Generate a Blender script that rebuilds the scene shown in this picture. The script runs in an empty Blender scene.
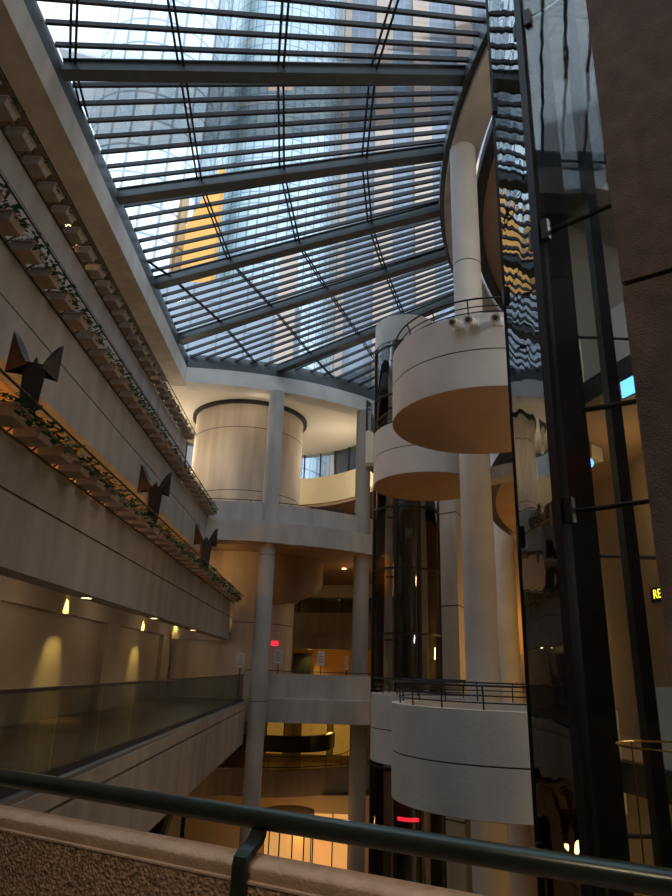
import bpy, bmesh, math, random
from mathutils import Vector, Matrix
random.seed(7)
S = bpy.context.scene
C = S.collection
PI = math.pi
EZ = 1.5                       # eye height; heights called h below are measured from the eye
# ------------------------------------------------------------------ camera, world, exposure
cam_d = bpy.data.cameras.new('camera'); cam = bpy.data.objects.new('camera', cam_d); C.objects.link(cam)
cam_d.sensor_fit = 'HORIZONTAL'; cam_d.sensor_width = 36.0; cam_d.lens = 36.0 * 655 / 672
cam_d.clip_start = 0.05; cam_d.clip_end = 600
F_ = 655.0; zen = Vector((62.0, 1935.0, -F_)).normalized()
vy = Vector((322 - 336.0, 448 - 662.0, -F_)); vy = (vy - zen * vy.dot(zen)).normalized()
vx = vy.cross(zen)
R3 = Matrix((vx, vy, zen))     # rows: world axes seen by the camera
cam.matrix_world = Matrix.Translation((0, 0, EZ)) @ R3.to_4x4()
S.camera = cam
S.view_settings.view_transform = 'Standard'; S.view_settings.look = 'None'
S.view_settings.gamma = 1.0; S.view_settings.use_curve_mapping = False
S.view_settings.exposure = 1.05
W = bpy.data.worlds.new('sky'); S.world = W; W.use_nodes = True
nt = W.node_tree; nt.nodes.clear()
wo = nt.nodes.new('ShaderNodeOutputWorld'); bg = nt.nodes.new('ShaderNodeBackground')
tc = nt.nodes.new('ShaderNodeTexCoord'); nz = nt.nodes.new('ShaderNodeTexNoise'); rp = nt.nodes.new('ShaderNodeValToRGB')
nz.inputs['Scale'].default_value = 2.5; nz.inputs['Detail'].default_value = 5
rp.color_ramp.elements[0].position = .35; rp.color_ramp.elements[0].color = (.58, .73, .90, 1)
rp.color_ramp.elements[1].position = .65; rp.color_ramp.elements[1].color = (.80, .90, 1.0, 1)
nt.links.new(tc.outputs['Generated'], nz.inputs['Vector']); nt.links.new(nz.outputs['Fac'], rp.inputs['Fac'])
nt.links.new(rp.outputs['Color'], bg.inputs['Color']); bg.inputs['Strength'].default_value = 1.15
nt.links.new(bg.outputs[0], wo.inputs[0])

# ------------------------------------------------------------------ materials
MAT = {}
def mat(name, col, rough=.8, metal=0, noise=.0, nscale=3., bump=0., bscale=30., emit=None, estr=0, spec=.5, stain=0, col2=None):
    m = bpy.data.materials.new(name); m.use_nodes = True; t = m.node_tree; b = t.nodes['Principled BSDF']
    b.inputs['Base Color'].default_value = (*col, 1); b.inputs['Roughness'].default_value = rough
    b.inputs['Metallic'].default_value = metal; b.inputs['Specular IOR Level'].default_value = spec
    co = t.nodes.new('ShaderNodeTexCoord')
    if noise:
        n = t.nodes.new('ShaderNodeTexNoise'); n.inputs['Scale'].default_value = nscale; n.inputs['Detail'].default_value = 6
        mp = t.nodes.new('ShaderNodeMapping'); t.links.new(co.outputs['Object'], mp.inputs[0]); t.links.new(mp.outputs[0], n.inputs['Vector'])
        if stain: mp.inputs['Scale'].default_value = (1, 1, stain)
        r = t.nodes.new('ShaderNodeValToRGB'); r.color_ramp.elements[0].position = .3; r.color_ramp.elements[1].position = .7
        a = col2 or tuple(c * (1 - noise) for c in col)
        r.color_ramp.elements[0].color = (*a, 1)
        r.color_ramp.elements[1].color = (*[min(1, c * (1 + noise * .6)) for c in col], 1)
        t.links.new(n.outputs['Fac'], r.inputs[0]); t.links.new(r.outputs[0], b.inputs['Base Color'])
    if bump:
        n2 = t.nodes.new('ShaderNodeTexNoise'); n2.inputs['Scale'].default_value = bscale; n2.inputs['Detail'].default_value = 4
        t.links.new(co.outputs['Object'], n2.inputs['Vector'])
        bp = t.nodes.new('ShaderNodeBump'); bp.inputs['Strength'].default_value = bump; bp.inputs['Distance'].default_value = .02
        t.links.new(n2.outputs['Fac'], bp.inputs['Height']); t.links.new(bp.outputs[0], b.inputs['Normal'])
    if emit:
        b.inputs['Emission Color'].default_value = (*emit, 1); b.inputs['Emission Strength'].default_value = estr
    MAT[name] = m; return m
mat('concrete', (.50, .47, .43), .85, noise=.22, nscale=1.6, bump=.3, bscale=25, stain=.25)
mat('concrete_light', (.66, .65, .62), .8, noise=.12, nscale=1.2, bump=.2, bscale=20)
mat('concrete_brown', (.33, .305, .28), .85, noise=.22, nscale=1.8, bump=.3, bscale=25, stain=.2)
mat('concrete_drum', (.72, .62, .52), .85, noise=.28, nscale=1.3, bump=.25, bscale=20, stain=.12)
mat('plaster_cream', (.72, .66, .48), .9, noise=.05, nscale=1)
mat('plaster_wall', (.42, .36, .29), .9, noise=.08, nscale=1)
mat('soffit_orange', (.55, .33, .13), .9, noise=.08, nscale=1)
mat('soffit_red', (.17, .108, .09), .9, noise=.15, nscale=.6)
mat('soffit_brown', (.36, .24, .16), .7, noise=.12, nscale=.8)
mat('ceiling_white', (.72, .68, .60), .9, noise=.04, nscale=.5)
mat('steel_grey', (.075, .09, .098), .45, .2, noise=.15, nscale=4)
mat('steel_dark', (.016, .016, .021), .5, .2)
mat('rail_green', (.035, .05, .045), .28, .5, noise=.2, nscale=8)
mat('black', (.012, .012, .013), .5)
mat('aluminium', (.35, .38, .42), .35, .8)
mat('bronze', (.055, .04, .034), .36, .7, noise=.3, nscale=3)
mat('planter_concrete', (.34, .27, .22), .9, noise=.2, nscale=6)
mat('leaf', (.03, .10, .035), .6, noise=.5, nscale=9)
mat('leaf_pale', (.16, .26, .12), .6, noise=.4, nscale=9)
mat('soil', (.03, .022, .018), .95, noise=.4, nscale=14)
mat('floor_tile', (.20, .15, .11), .3, noise=.5, nscale=1.3)
mat('warm_floor', (.45, .30, .16), .4, noise=.3, nscale=1.5)
mat('lobby_wall', (.42, .33, .20), .85, noise=.1, nscale=1)
mat('lamp_warm', (1, .8, .5), .5, emit=(1, .62, .25), estr=6)
mat('lamp_yellow', (1, .8, .3), .5, emit=(1, .66, .16), estr=4)
mat('window_glow', (.6, .4, .1), .5, noise=.3, nscale=1.2, emit=(1, .50, .08), estr=.09)
mat('kiosk_glow', (.8, .4, .1), .5, emit=(1, .48, .14), estr=.30)
mat('red_glow', (.5, .01, .02), .5, emit=(1, .02, .04), estr=.7)
mat('blue_glow', (.1, .3, .9), .5, emit=(.1, .35, 1), estr=2)
mat('white_paint', (.75, .75, .74), .5)
mat('grey_ink', (.25, .12, .10), .7)
mat('brass', (.8, .5, .15), .25, .9)
mat('window_white', (.6, .62, .6), .4)
# aggregate concrete of our own parapet
m = mat('aggregate', (.33, .235, .165), .95)
t = m.node_tree; b = t.nodes['Principled BSDF']; co = t.nodes.new('ShaderNodeTexCoord')
v = t.nodes.new('ShaderNodeTexVoronoi'); v.inputs['Scale'].default_value = 85; v.inputs['Randomness'].default_value = 1
n = t.nodes.new('ShaderNodeTexNoise'); n.inputs['Scale'].default_value = 55; n.inputs['Detail'].default_value = 6
t.links.new(co.outputs['Object'], v.inputs['Vector']); t.links.new(co.outputs['Object'], n.inputs['Vector'])
r = t.nodes.new('ShaderNodeValToRGB'); r.color_ramp.elements[0].position = .34; r.color_ramp.elements[1].position = .62
r.color_ramp.elements[0].color = (.17, .115, .08, 1); r.color_ramp.elements[1].color = (.46, .33, .23, 1)
t.links.new(n.outputs['Fac'], r.inputs[0]); t.links.new(r.outputs[0], b.inputs['Base Color'])
ad = t.nodes.new('ShaderNodeMath'); ad.operation = 'ADD'; t.links.new(v.outputs['Distance'], ad.inputs[0]); t.links.new(n.outputs['Fac'], ad.inputs[1])
bp = t.nodes.new('ShaderNodeBump'); bp.inputs['Strength'].default_value = .8; bp.inputs['Distance'].default_value = .01
t.links.new(ad.outputs[0], bp.inputs['Height']); t.links.new(bp.outputs[0], b.inputs['Normal'])

def glass(name, tint=(.93, .97, .96), refl=1.0, base=.04, wave=0):
    m = bpy.data.materials.new(name); m.use_nodes = True; t = m.node_tree; t.nodes.clear()
    o = t.nodes.new('ShaderNodeOutputMaterial'); mx = t.nodes.new('ShaderNodeMixShader')
    tr = t.nodes.new('ShaderNodeBsdfTransparent'); tr.inputs[0].default_value = (*tint, 1)
    gl = t.nodes.new('ShaderNodeBsdfGlossy'); gl.inputs['Roughness'].default_value = .0; gl.inputs['Color'].default_value = (refl, refl, refl, 1)
    fr = t.nodes.new('ShaderNodeFresnel'); fr.inputs['IOR'].default_value = 1.5
    mu = t.nodes.new('ShaderNodeMath'); mu.operation = 'MULTIPLY_ADD'; mu.use_clamp = True
    mu.inputs[1].default_value = 1.5 * refl; mu.inputs[2].default_value = base
    t.links.new(fr.outputs[0], mu.inputs[0]); t.links.new(mu.outputs[0], mx.inputs[0])
    t.links.new(tr.outputs[0], mx.inputs[1]); t.links.new(gl.outputs[0], mx.inputs[2]); t.links.new(mx.outputs[0], o.inputs[0])
    if wave:
        co = t.nodes.new('ShaderNodeTexCoord'); n = t.nodes.new('ShaderNodeTexNoise'); n.inputs['Scale'].default_value = 2.2; n.inputs['Detail'].default_value = 1
        t.links.new(co.outputs['Object'], n.inputs['Vector']); bp = t.nodes.new('ShaderNodeBump')
        bp.inputs['Strength'].default_value = wave; bp.inputs['Distance'].default_value = .02
        t.links.new(n.outputs['Fac'], bp.inputs['Height']); t.links.new(bp.outputs[0], gl.inputs['Normal'])
    MAT[name] = m
glass('roof_glass', (.95, .98, 1.0), .5, .0)
glass('rail_glass', (.88, .92, .89), .38, .0)
glass('shaft_glass', (.87, .89, .89), .9, .02, wave=.22)
glass('calm_glass', (.90, .92, .92), .45, .0, wave=.08)
glass('tube_glass', (.90, .93, .95), .8, .03)
glass('window_glass', (.9, .95, 1), .6, .02)

def facade(name, glasscol, frame, sx, sz, mortar=.06, metal=.7, rough=.15, col2=None, emis=0):
    m = bpy.data.materials.new(name); m.use_nodes = True; t = m.node_tree; b = t.nodes['Principled BSDF']
    uv = t.nodes.new('ShaderNodeUVMap'); br = t.nodes.new('ShaderNodeTexBrick')
    br.offset = 0; br.inputs['Scale'].default_value = 1; br.inputs['Brick Width'].default_value = sx; br.inputs['Row Height'].default_value = sz
    br.inputs['Mortar Size'].default_value = mortar; br.inputs['Mortar Smooth'].default_value = 0
    br.inputs['Color1'].default_value = (*glasscol, 1); br.inputs['Color2'].default_value = (*(col2 or glasscol), 1); br.inputs['Mortar'].default_value = (*frame, 1)
    t.links.new(uv.outputs[0], br.inputs['Vector']); t.links.new(br.outputs['Color'], b.inputs['Base Color'])
    b.inputs['Metallic'].default_value = metal; b.inputs['Roughness'].default_value = rough
    MAT[name] = m
facade('mirror_tower', (.86, .92, .92), (.36, .41, .45), 2.0, 3.4, .14, .8, .12, (.68, .79, .84))
facade('grid_tower', (.44, .52, .57), (.24, .30, .34), 1.2, 1.7, .09, .6, .2, (.56, .62, .58))
facade('striped_tower', (.20, .23, .28), (.28, .31, .35), 1.6, 3.0, .10, .4, .3, (.25, .28, .33))
facade('orange_tower', (.98, .56, .14), (.70, .36, .08), 1.1, 2.0, .05, 0, .7, (1.0, .66, .24))
facade('low_tower', (.30, .33, .37), (.19, .21, .24), 2.2, 2.8, .08, .4, .3, (.28, .31, .35))
mat('beige_stone', (.58, .44, .35), .8, noise=.08, nscale=.3)
mat('roof_stone', (.46, .42, .38), .8, noise=.08, nscale=.3)

# ------------------------------------------------------------------ mesh helpers
class MB:
    def __init__(s): s.v = []; s.f = []
    def add(s, vs, fs):
        o = len(s.v); s.v += [tuple(p) for p in vs]; s.f += [tuple(i + o for i in f) for f in fs]; return s
    def box(s, a, b, rz=0, c=None):
        x0, y0, z0 = a; x1, y1, z1 = b
        vs = [(x0,y0,z0),(x1,y0,z0),(x1,y1,z0),(x0,y1,z0),(x0,y0,z1),(x1,y0,z1),(x1,y1,z1),(x0,y1,z1)]
        if rz:
            cx, cy = c or ((x0+x1)/2, (y0+y1)/2); k, q = math.cos(rz), math.sin(rz)
            vs = [(cx+(x-cx)*k-(y-cy)*q, cy+(x-cx)*q+(y-cy)*k, z) for x, y, z in vs]
        return s.add(vs, [(0,3,2,1),(4,5,6,7),(0,1,5,4),(1,2,6,5),(2,3,7,6),(3,0,4,7)])
    def bar(s, p, q, w, h, up=(0,0,1)):            # rectangular bar from p to q, top at the p-q line
        p, q = Vector(p), Vector(q); d = (q - p).normalized(); sd = d.cross(Vector(up)).normalized() * w / 2; u = sd.cross(d).normalized() * h
        vs = [p-sd-u, p+sd-u, p+sd, p-sd, q-sd-u, q+sd-u, q+sd, q-sd]
        return s.add(vs, [(0,1,2,3),(7,6,5,4),(0,4,5,1),(1,5,6,2),(2,6,7,3),(3,7,4,0)])
    def tube(s, pts, r, n=8, cap=True):
        pts = [Vector(p) for p in pts]; rings = []; prev = None
        for i, p in enumerate(pts):
            d = ((pts[min(i+1, len(pts)-1)] - p) .normalized() + (p - pts[max(i-1, 0)]).normalized()).normalized()
            a = prev if prev is not None else (Vector((0,0,1)) if abs(d.z) < .9 else Vector((1,0,0)))
            u = d.cross(a).normalized(); w = u.cross(d).normalized(); prev = w
            rr = r[i] if isinstance(r, (list, tuple)) else r
            rings.append([p + (u*math.cos(2*PI*k/n) + w*math.sin(2*PI*k/n)) * rr for k in range(n)])
        vs = [v for R in rings for v in R]; fs = []
        for i in range(len(pts)-1):
            for k in range(n): fs.append((i*n+k, i*n+(k+1)%n, (i+1)*n+(k+1)%n, (i+1)*n+k))
        if cap: fs += [tuple(range(n))[::-1], tuple((len(pts)-1)*n+k for k in range(n))]
        return s.add(vs, fs)
    def cyl(s, x, y, z0, z1, r, n=48, r1=None):
        r1 = r if r1 is None else r1
        vs = [(x+r*math.cos(2*PI*k/n), y+r*math.sin(2*PI*k/n), z0) for k in range(n)] + [(x+r1*math.cos(2*PI*k/n), y+r1*math.sin(2*PI*k/n), z1) for k in range(n)]
        return s.add(vs, [(k,(k+1)%n,n+(k+1)%n,n+k) for k in range(n)] + [tuple(range(n))[::-1], tuple(range(n,2*n))])
    def arc(s, x, y, r0, r1, z0, z1, a0, a1, n=48):  # solid ring sector, degrees
        vs = []; fs = []; full = abs(a1 - a0) >= 360; m = n if full else n + 1
        for k in range(m):
            a = math.radians(a0 + (a1-a0)*k/n); c, q = math.cos(a), math.sin(a)
            vs += [(x+r0*c,y+r0*q,z0),(x+r1*c,y+r1*q,z0),(x+r1*c,y+r1*q,z1),(x+r0*c,y+r0*q,z1)]
        for k in range(n):
            i, j = 4*k, 4*((k+1) % m)
            for e in range(4): fs.append((i+e, j+e, j+(e+1)%4, i+(e+1)%4))
        if not full: fs += [(0,1,2,3), (4*n+3,4*n+2,4*n+1,4*n)]
        return s.add(vs, fs)
    def prism(s, poly, z0, z1):
        n = len(poly); a = [(p[0],p[1],z0) for p in poly] + [(p[0],p[1],z1) for p in poly]
        ar = sum(poly[i][0]*poly[(i+1)%n][1]-poly[(i+1)%n][0]*poly[i][1] for i in range(n))
        f = [(k,(k+1)%n,n+(k+1)%n,n+k) for k in range(n)] + [tuple(range(n))[::-1], tuple(range(n,2*n))]
        if ar < 0: f = [g[::-1] for g in f]
        return s.add(a, f)
    def ribbon(s, inner, outer, z0, z1, z1o=None):   # band between two plan polylines
        vs = []; fs = []; n = len(inner)
        for i in range(n):
            a, b = inner[i], outer[i]; zt = z1[i] if isinstance(z1, list) else z1
            vs += [(a[0],a[1],z0),(b[0],b[1],z0),(b[0],b[1],zt),(a[0],a[1],zt)]
        for k in range(n-1):
            i, j = 4*k, 4*k+4
            for e in range(4): fs.append((i+e, j+e, j+(e+1)%4, i+(e+1)%4))
        fs += [(0,1,2,3), (4*n-1,4*n-2,4*n-3,4*n-4)]
        return s.add(vs, fs)
    def build(s, name, m, parent=None, smooth=None, bevel=0, kind=None, sub=None):
        me = bpy.data.meshes.new(name); me.from_pydata(s.v, [], s.f)
        bm = bmesh.new(); bm.from_mesh(me); bmesh.ops.recalc_face_normals(bm, faces=bm.faces); bm.to_mesh(me); bm.free()
        me.materials.append(MAT[m]); o = bpy.data.objects.new(name, me); C.objects.link(o)
        if smooth:
            for p in me.polygons: p.use_smooth = True
            md = o.modifiers.new('split', 'EDGE_SPLIT'); md.split_angle = math.radians(smooth if smooth is not True else 35)
        if bevel:
            md = o.modifiers.new('bevel', 'BEVEL'); md.width = bevel; md.segments = 2; md.limit_method = 'ANGLE'
        if parent:
            o.parent = parent; o.location = -parent.location if not parent.get('_root') else (0, 0, 0)
            if parent.type == 'EMPTY' and parent.get('_off'): o.location = (-parent.location[0], -parent.location[1], -parent.location[2])
            else: o.location = (0, 0, 0)
        if kind: o['kind'] = kind
        return o
def tag(o, label, cat, group=None):
    o['label'] = label; o['category'] = cat
    if group: o['group'] = group
    return o
def thing(name, label, cat, loc=(0,0,0), group=None, world=True):
    o = bpy.data.objects.new(name, None); C.objects.link(o); o.location = loc; o.empty_display_size = .2
    if world: o['_off'] = 1      # parts are modelled in world coordinates
    return tag(o, label, cat, group)
def copy_tree(o, parent=None):
    c = o.copy(); C.objects.link(c)
    if parent: c.parent = parent
    for ch in list(o.children): copy_tree(ch, c)
    return c
def Z(h): return h + EZ
def struct(mb, name, m, **k): return mb.build(name, m, kind='structure', **k)
def interp(pts, n):
    """Catmull-Rom through plan points, n samples per span"""
    out = []; P = [Vector(p) for p in pts]; Q = [2*P[0]-P[1]] + P + [2*P[-1]-P[-2]]
    for i in range(1, len(Q)-2):
        a, b, c, d = Q[i-1:i+3]
        for k in range(n):
            t_ = k/n; out.append(.5*((2*b) + (c-a)*t_ + (2*a-5*b+4*c-d)*t_*t_ + (-a+3*b-3*c+d)*t_**3))
    out.append(P[-1]); return out
def offset(pl, d):
    out = []
    for i, p in enumerate(pl):
        t_ = (pl[min(i+1, len(pl)-1)] - pl[max(i-1, 0)]).normalized(); out.append(p + Vector((-t_.y, t_.x)) * d)
    return out

# ------------------------------------------------------------------ key plan geometry
CC = Vector((19.4, 14.5)); RG = 16.4           # centre of the round core and radius of the glass edge
XB = -6.7                                       # plane of the long concrete roof beam on the left
OUT = interp([(XB, 27.55), (-4.7, 27.75), (-2.87, 28.15), (-1.0, 28.75), (.94, 29.8), (2.24, 30.8), (4.2, 33.0), (6.0, 36.0)], 6)
DC = Vector((-3.7, 33.3)); DR = Vector((-4.36, 33.5)); RD = 2.88   # round room and the big drum in it

# ------------------------------------------------------------------ structure: floors, walls, roof
struct(MB().box((-13, -9, -8.3), (37, 60, -8.0)), 'floor', 'warm_floor')
struct(MB().box((-8.2, -4, -1.3), (-3.52, 30, .14)), 'floor', 'floor_tile')
# wall with recessed panels on the left walkway
wl = MB(); wl.box((-8.2, -4, .15), (-6.68, 30.2, 3.19))
wl.box((-6.68, -4, Z(1.13)), (-6.5, 30.2, 3.19))
for y0, y1 in ((5.4, 6.4), (12.6, 13.6), (20.6, 22.0), (28.0, 29.2)): wl.box((-6.68, y0, .15), (-6.5, y1, Z(1.13)))
struct(wl, 'wall_left', 'plaster_wall')
struct(MB().box((-13, -4, Z(1.7)), (-4.2, 29.9, Z(1.7)+.25)), 'ceiling', 'soffit_brown')
struct(MB().box((-13, -9, -8), (-12.4, 60, Z(12.9))), 'wall_left', 'plaster_wall')
struct(MB().box((-13, -9.5, -8), (37, -9, Z(13))), 'wall_front', 'concrete_brown')
struct(MB().box((36.5, -9, -8), (37, 60, Z(16))), 'wall_right', 'plaster_wall')
struct(MB().box((-13, 59, -8), (37, 60, Z(9.5))), 'wall_back', 'lobby_wall')
# ceilings over corridors behind the planters
for k, (D, hb) in enumerate(((5.15, 4.42),)):
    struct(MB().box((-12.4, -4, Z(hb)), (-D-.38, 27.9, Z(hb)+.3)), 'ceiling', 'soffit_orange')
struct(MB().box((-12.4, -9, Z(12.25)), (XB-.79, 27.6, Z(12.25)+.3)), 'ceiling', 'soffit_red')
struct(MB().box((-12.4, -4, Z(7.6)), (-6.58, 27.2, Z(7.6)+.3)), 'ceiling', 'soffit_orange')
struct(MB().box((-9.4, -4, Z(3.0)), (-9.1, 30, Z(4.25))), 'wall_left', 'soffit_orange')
struct(MB().box((-9.6, -4, Z(4.75)), (-9.3, 33, Z(7.6))), 'wall_left', 'plaster_wall')
struct(MB().box((-9.9, -4, Z(8.1)), (-9.6, 33, Z(12.25))), 'wall_left', 'plaster_wall')
# roof in front (behind the camera) and over the core and right side
struct(MB().box((XB, -9, Z(12.6)), (37, 0.4, Z(12.9))), 'ceiling', 'concrete_brown')
core = MB().cyl(CC.x, CC.y, Z(14.12), Z(14.4), 15.1, 96); struct(core, 'ceiling', 'soffit_brown')
a = [(11.2, 28.7), (6.0, 36.0), (6, 43), (37, 43), (37, -9), (19.4, -1.0), (30.7, 2.9), (35.0, 14.5), (30.7, 26.1), (19.4, 30.9)]
struct(MB().prism(a, Z(14.15), Z(14.5)), 'ceiling', 'ceiling_white')
# tower behind the ring: ceiling over the drum room, curved cream wall with windows
cp = [p for p in offset(OUT, .25) if p.x < 2.9]
ceil = MB().prism([Vector((-10.4, 27.75))] + cp + [Vector((DC.x+6.9*math.cos(math.radians(q)), DC.y+6.9*math.sin(math.radians(q)))) for q in range(0, 181, 6)], Z(12.72), Z(12.98)); struct(ceil, 'ceiling', 'ceiling_white')
struct(MB().arc(DC.x, DC.y, 6.2, 6.5, Z(9.5), Z(11.15), -30, 210, 72), 'wall_back', 'plaster_cream')
win = MB().arc(DC.x, DC.y, 6.33, 6.37, Z(11.15), Z(12.75), -30, 210, 72); w = struct(win, 'window_1', 'window_glass', smooth=20)
fr = MB()
for k in range(25):
    a_ = math.radians(-30 + k*10); x, y = DC.x+6.35*math.cos(a_), DC.y+6.35*math.sin(a_)
    fr.box((x-.035, y-.035, Z(11.15)), (x+.035, y+.035, Z(12.75)), a_)
o = fr.build('window_frame', 'steel_dark', w)
struct(MB().arc(DC.x, DC.y, 6.25, 16, Z(9.3), Z(9.48), -30, 210, 72), 'ceiling', 'soffit_brown')
struct(MB().box((-13, 46, Z(9.3)), (37, 60, Z(9.5))), 'ceiling', 'ceiling_white')
struct(MB().box((-12.4, 27.3, Z(9.5)), (-9.9, 27.6, Z(12.9))), 'wall_left', 'plaster_wall')
# floor behind the upper parapet and soffit of the tower
UP = interp([(-5.3, 27.65), (-3.0, 27.75), (-2.1, 28.05), (-.3, 28.7), (1.6, 29.75), (3.2, 31.2)], 5)
struct(MB().ribbon(offset(UP, .55), [Vector((p.x*1.15, 46)) for p in UP], Z(5.12), Z(5.4)), 'ceiling', 'soffit_brown')
# floor level (left walkway level) of the back building
FP = [Vector((-3.15, 28.9)), Vector((-2.2, 29.0)), Vector((1.5, 29.1)), Vector((4.4, 30.4))]
FP = interp(FP, 4)
struct(MB().ribbon(offset(FP, .42), [Vector((p.x*1.2, 58)) for p in FP], Z(-2.1), Z(-1.35)), 'floor', 'floor_tile')
struct(MB().box((-12, 37, -1.3), (-3.0, 58, .13)), 'floor', 'floor_tile')

# ------------------------------------------------------------------ helper for curved parapet things
def band(name, label, mats, pl, parts, cat='parapet'):
    """parts: (part name, h0, h1, offset0, offset1, material)"""
    t_ = thing(name, label, cat, (pl[0].x, pl[0].y, Z(parts[0][1])))
    for pn, h0, h1, d0, d1, m_ in parts: MB().ribbon(offset(pl, d0), offset(pl, d1), Z(h0), Z(h1)).build(pn, m_, t_)
    return t_
# outer ring beam under the skylight
rb = band('ring_beam', 'curved pale concrete ring beam below the far end of the skylight', None, [p for p in OUT if p.x < 5],
     [('concrete_fascia', 12.25, 13.0, 0, .9, 'concrete_light'), ('steel_curb', 13.0, 13.68, .04, .35, 'steel_grey')], 'beam')
# left roof beam
t_ = thing('roof_edge_beam', 'long straight concrete beam along the left side of the skylight', 'beam', (XB, -9, Z(12.25)))
MB().box((XB-.8, -9, Z(12.2)), (XB, 27.9, Z(13.0))).build('concrete_fascia', 'concrete', t_)
MB().box((XB-.5, -9, Z(13.0)), (XB-.05, 27.9, Z(13.66))).build('steel_curb', 'steel_grey', t_)
# inner ring beam of the core
t_ = thing('core_ring_beam', 'curved concrete ring soffit carried by the tall round column beside the glass lift shaft', 'beam', (CC.x-16, CC.y, Z(14)))
MB().arc(CC.x, CC.y, 15.45, 16.25, Z(14.0), Z(14.55), 100, 270, 110).build('concrete_soffit', 'concrete', t_)
MB().arc(CC.x, CC.y, 16.25, 16.4, Z(14.2), Z(14.72), 100, 270, 110).build('steel_curb', 'steel_grey', t_)
MB().arc(CC.x, CC.y, 15.02, 15.32, Z(13.95), Z(14.3), 100, 270, 110).build('dark_rim', 'steel_dark', t_)

# ------------------------------------------------------------------ skylight
sky = thing('skylight', 'large glazed roof with dark steel beams, purlins and curved double ribs', 'skylight', (0, 15, Z(13.6)))
def inner(ang, h=14.7):
    a_ = math.radians(ang); return Vector((CC.x+RG*math.cos(a_), CC.y+RG*math.sin(a_), Z(h)))
beam_out = [Vector((XB, y, Z(13.6))) for y in (-1.4, 3.1, 7.6, 12.1, 16.55, 21.25, 25.6)] + [Vector((-2.55, 28.3, Z(13.6))), Vector((2.9, 31.5, Z(13.6))), Vector((5.2, 34.6, Z(13.6)))]
beam_in = []
# plan directions of the measured beams
fixed = {3: Vector((3.27, 12.8)), 4: Vector((3.05, 15.4)), 5: Vector((3.35, 17.9)), 6: Vector((4.05, 20.3))}
for i, p in enumerate(beam_out):
    if i in fixed:
        d = (fixed[i] - CC).normalized(); q = CC + d*RG; beam_in.append(Vector((q.x, q.y, Z(14.7))))
    elif i < 3: q = inner([222, 208, 196][i]); beam_in.append(q)
    else: beam_in.append(inner([149, 135, 121][i-7]))
for i in range(len(beam_out)):
    d = Vector((0, 0, .04)); p, q = beam_out[i]-d*0, beam_in[i]-d*0
    bm_ = MB(); bm_.bar(p, q, .22, .34); bm_.bar(p+Vector((0,0,0)), q, .34, .03); bm_.bar(p-Vector((0,0,.33)), q-Vector((0,0,.33)), .34, .03)
    bm_.build('beam', 'steel_grey', sky)
def outer_path(i, f):
    a_, b_ = beam_out[i], beam_out[i+1]
    if i == 6:   # turns the corner from the straight beam to the ring
        pts = [a_.xy, Vector((XB, 27.55)), Vector((-4.7, 27.75)), b_.xy]
        L = [(pts[k+1]-pts[k]).length for k in range(3)]; s_ = f*sum(L)
        for k in range(3):
            if s_ <= L[k] or k == 2: q = pts[k].lerp(pts[k+1], min(1, s_/L[k])); return Vector((q.x, q.y, Z(13.6)))
            s_ -= L[k]
    q = a_.lerp(b_, f); return q
def inner_path(i, f):
    a_, b_ = beam_in[i].xy-CC, beam_in[i+1].xy-CC; q = CC + a_.lerp(b_, f).normalized()*RG; return Vector((q.x, q.y, Z(14.7)))
counts = [7, 7, 7, 7, 7, 7, 8, 8, 6]
for i, n in enumerate(counts):
    for k in range(1, n+1):
        f = k/(n+1); p, q = outer_path(i, f), inner_path(i, f)
        mb = MB().bar(p, q, .07, .12); mb.build('purlin', 'steel_dark', sky)
# glazing
gl = MB()
for i, n in enumerate(counts):
    rows = [(outer_path(i, k/(n+1)), inner_path(i, k/(n+1))) for k in range(n+2)]
    for k in range(n+1):
        (a_, b_), (c_, d_) = rows[k], rows[k+1]; u = Vector((0,0,.02))
        gl.add([a_+u, b_+u, d_+u, c_+u], [(0,1,2,3)])
gl.build('glazing', 'roof_glass', sky)
# ribs: fractions along the beams where each rib crosses
def cross(i, f): return beam_out[i].lerp(beam_in[i], f)
# crossings measured as share of each beam's length (left end 0, core end 1)
ribs = [
    {1: .03, 2: .17, 3: .02}, {5: .06, 6: .183, 'end': (-3.6, 28.0)},
    {1: .33, 2: .29, 3: .281, 4: .257, 5: .285, 6: .385, 7: .195, 'end': (.1, 29.35)},
    {1: .56, 2: .54, 3: .526, 4: .512, 5: .531, 6: .593, 7: .465, 8: .09},
    {1: .80, 2: .78, 3: .762, 4: .763, 5: .776, 6: .796, 7: .70, 8: .5, 9: .3},
]
for rb_ in ribs:
    ks = sorted(k for k in rb_ if k != 'end'); pp = [cross(k, rb_[k]) for k in ks]
    if ks[0] == 5: pp.insert(0, Vector((XB, 20.0, Z(13.6))))
    if ks == [1, 2, 3]: pp.append(Vector((XB, 13.6, Z(13.6))))
    if 'end' in rb_: pp.append(Vector((*rb_['end'], Z(13.6))))
    for p, q in zip(pp, pp[1:]):
        off = Vector((.07, 0, 0)); dn = Vector((0,0,.05))
        mb = MB().tube([p-off-dn, q-off-dn], .03, 6).tube([p+off-dn*2.2, q+off-dn*2.2], .03, 6)
        mb.build('rib', 'steel_dark', sky)

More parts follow.
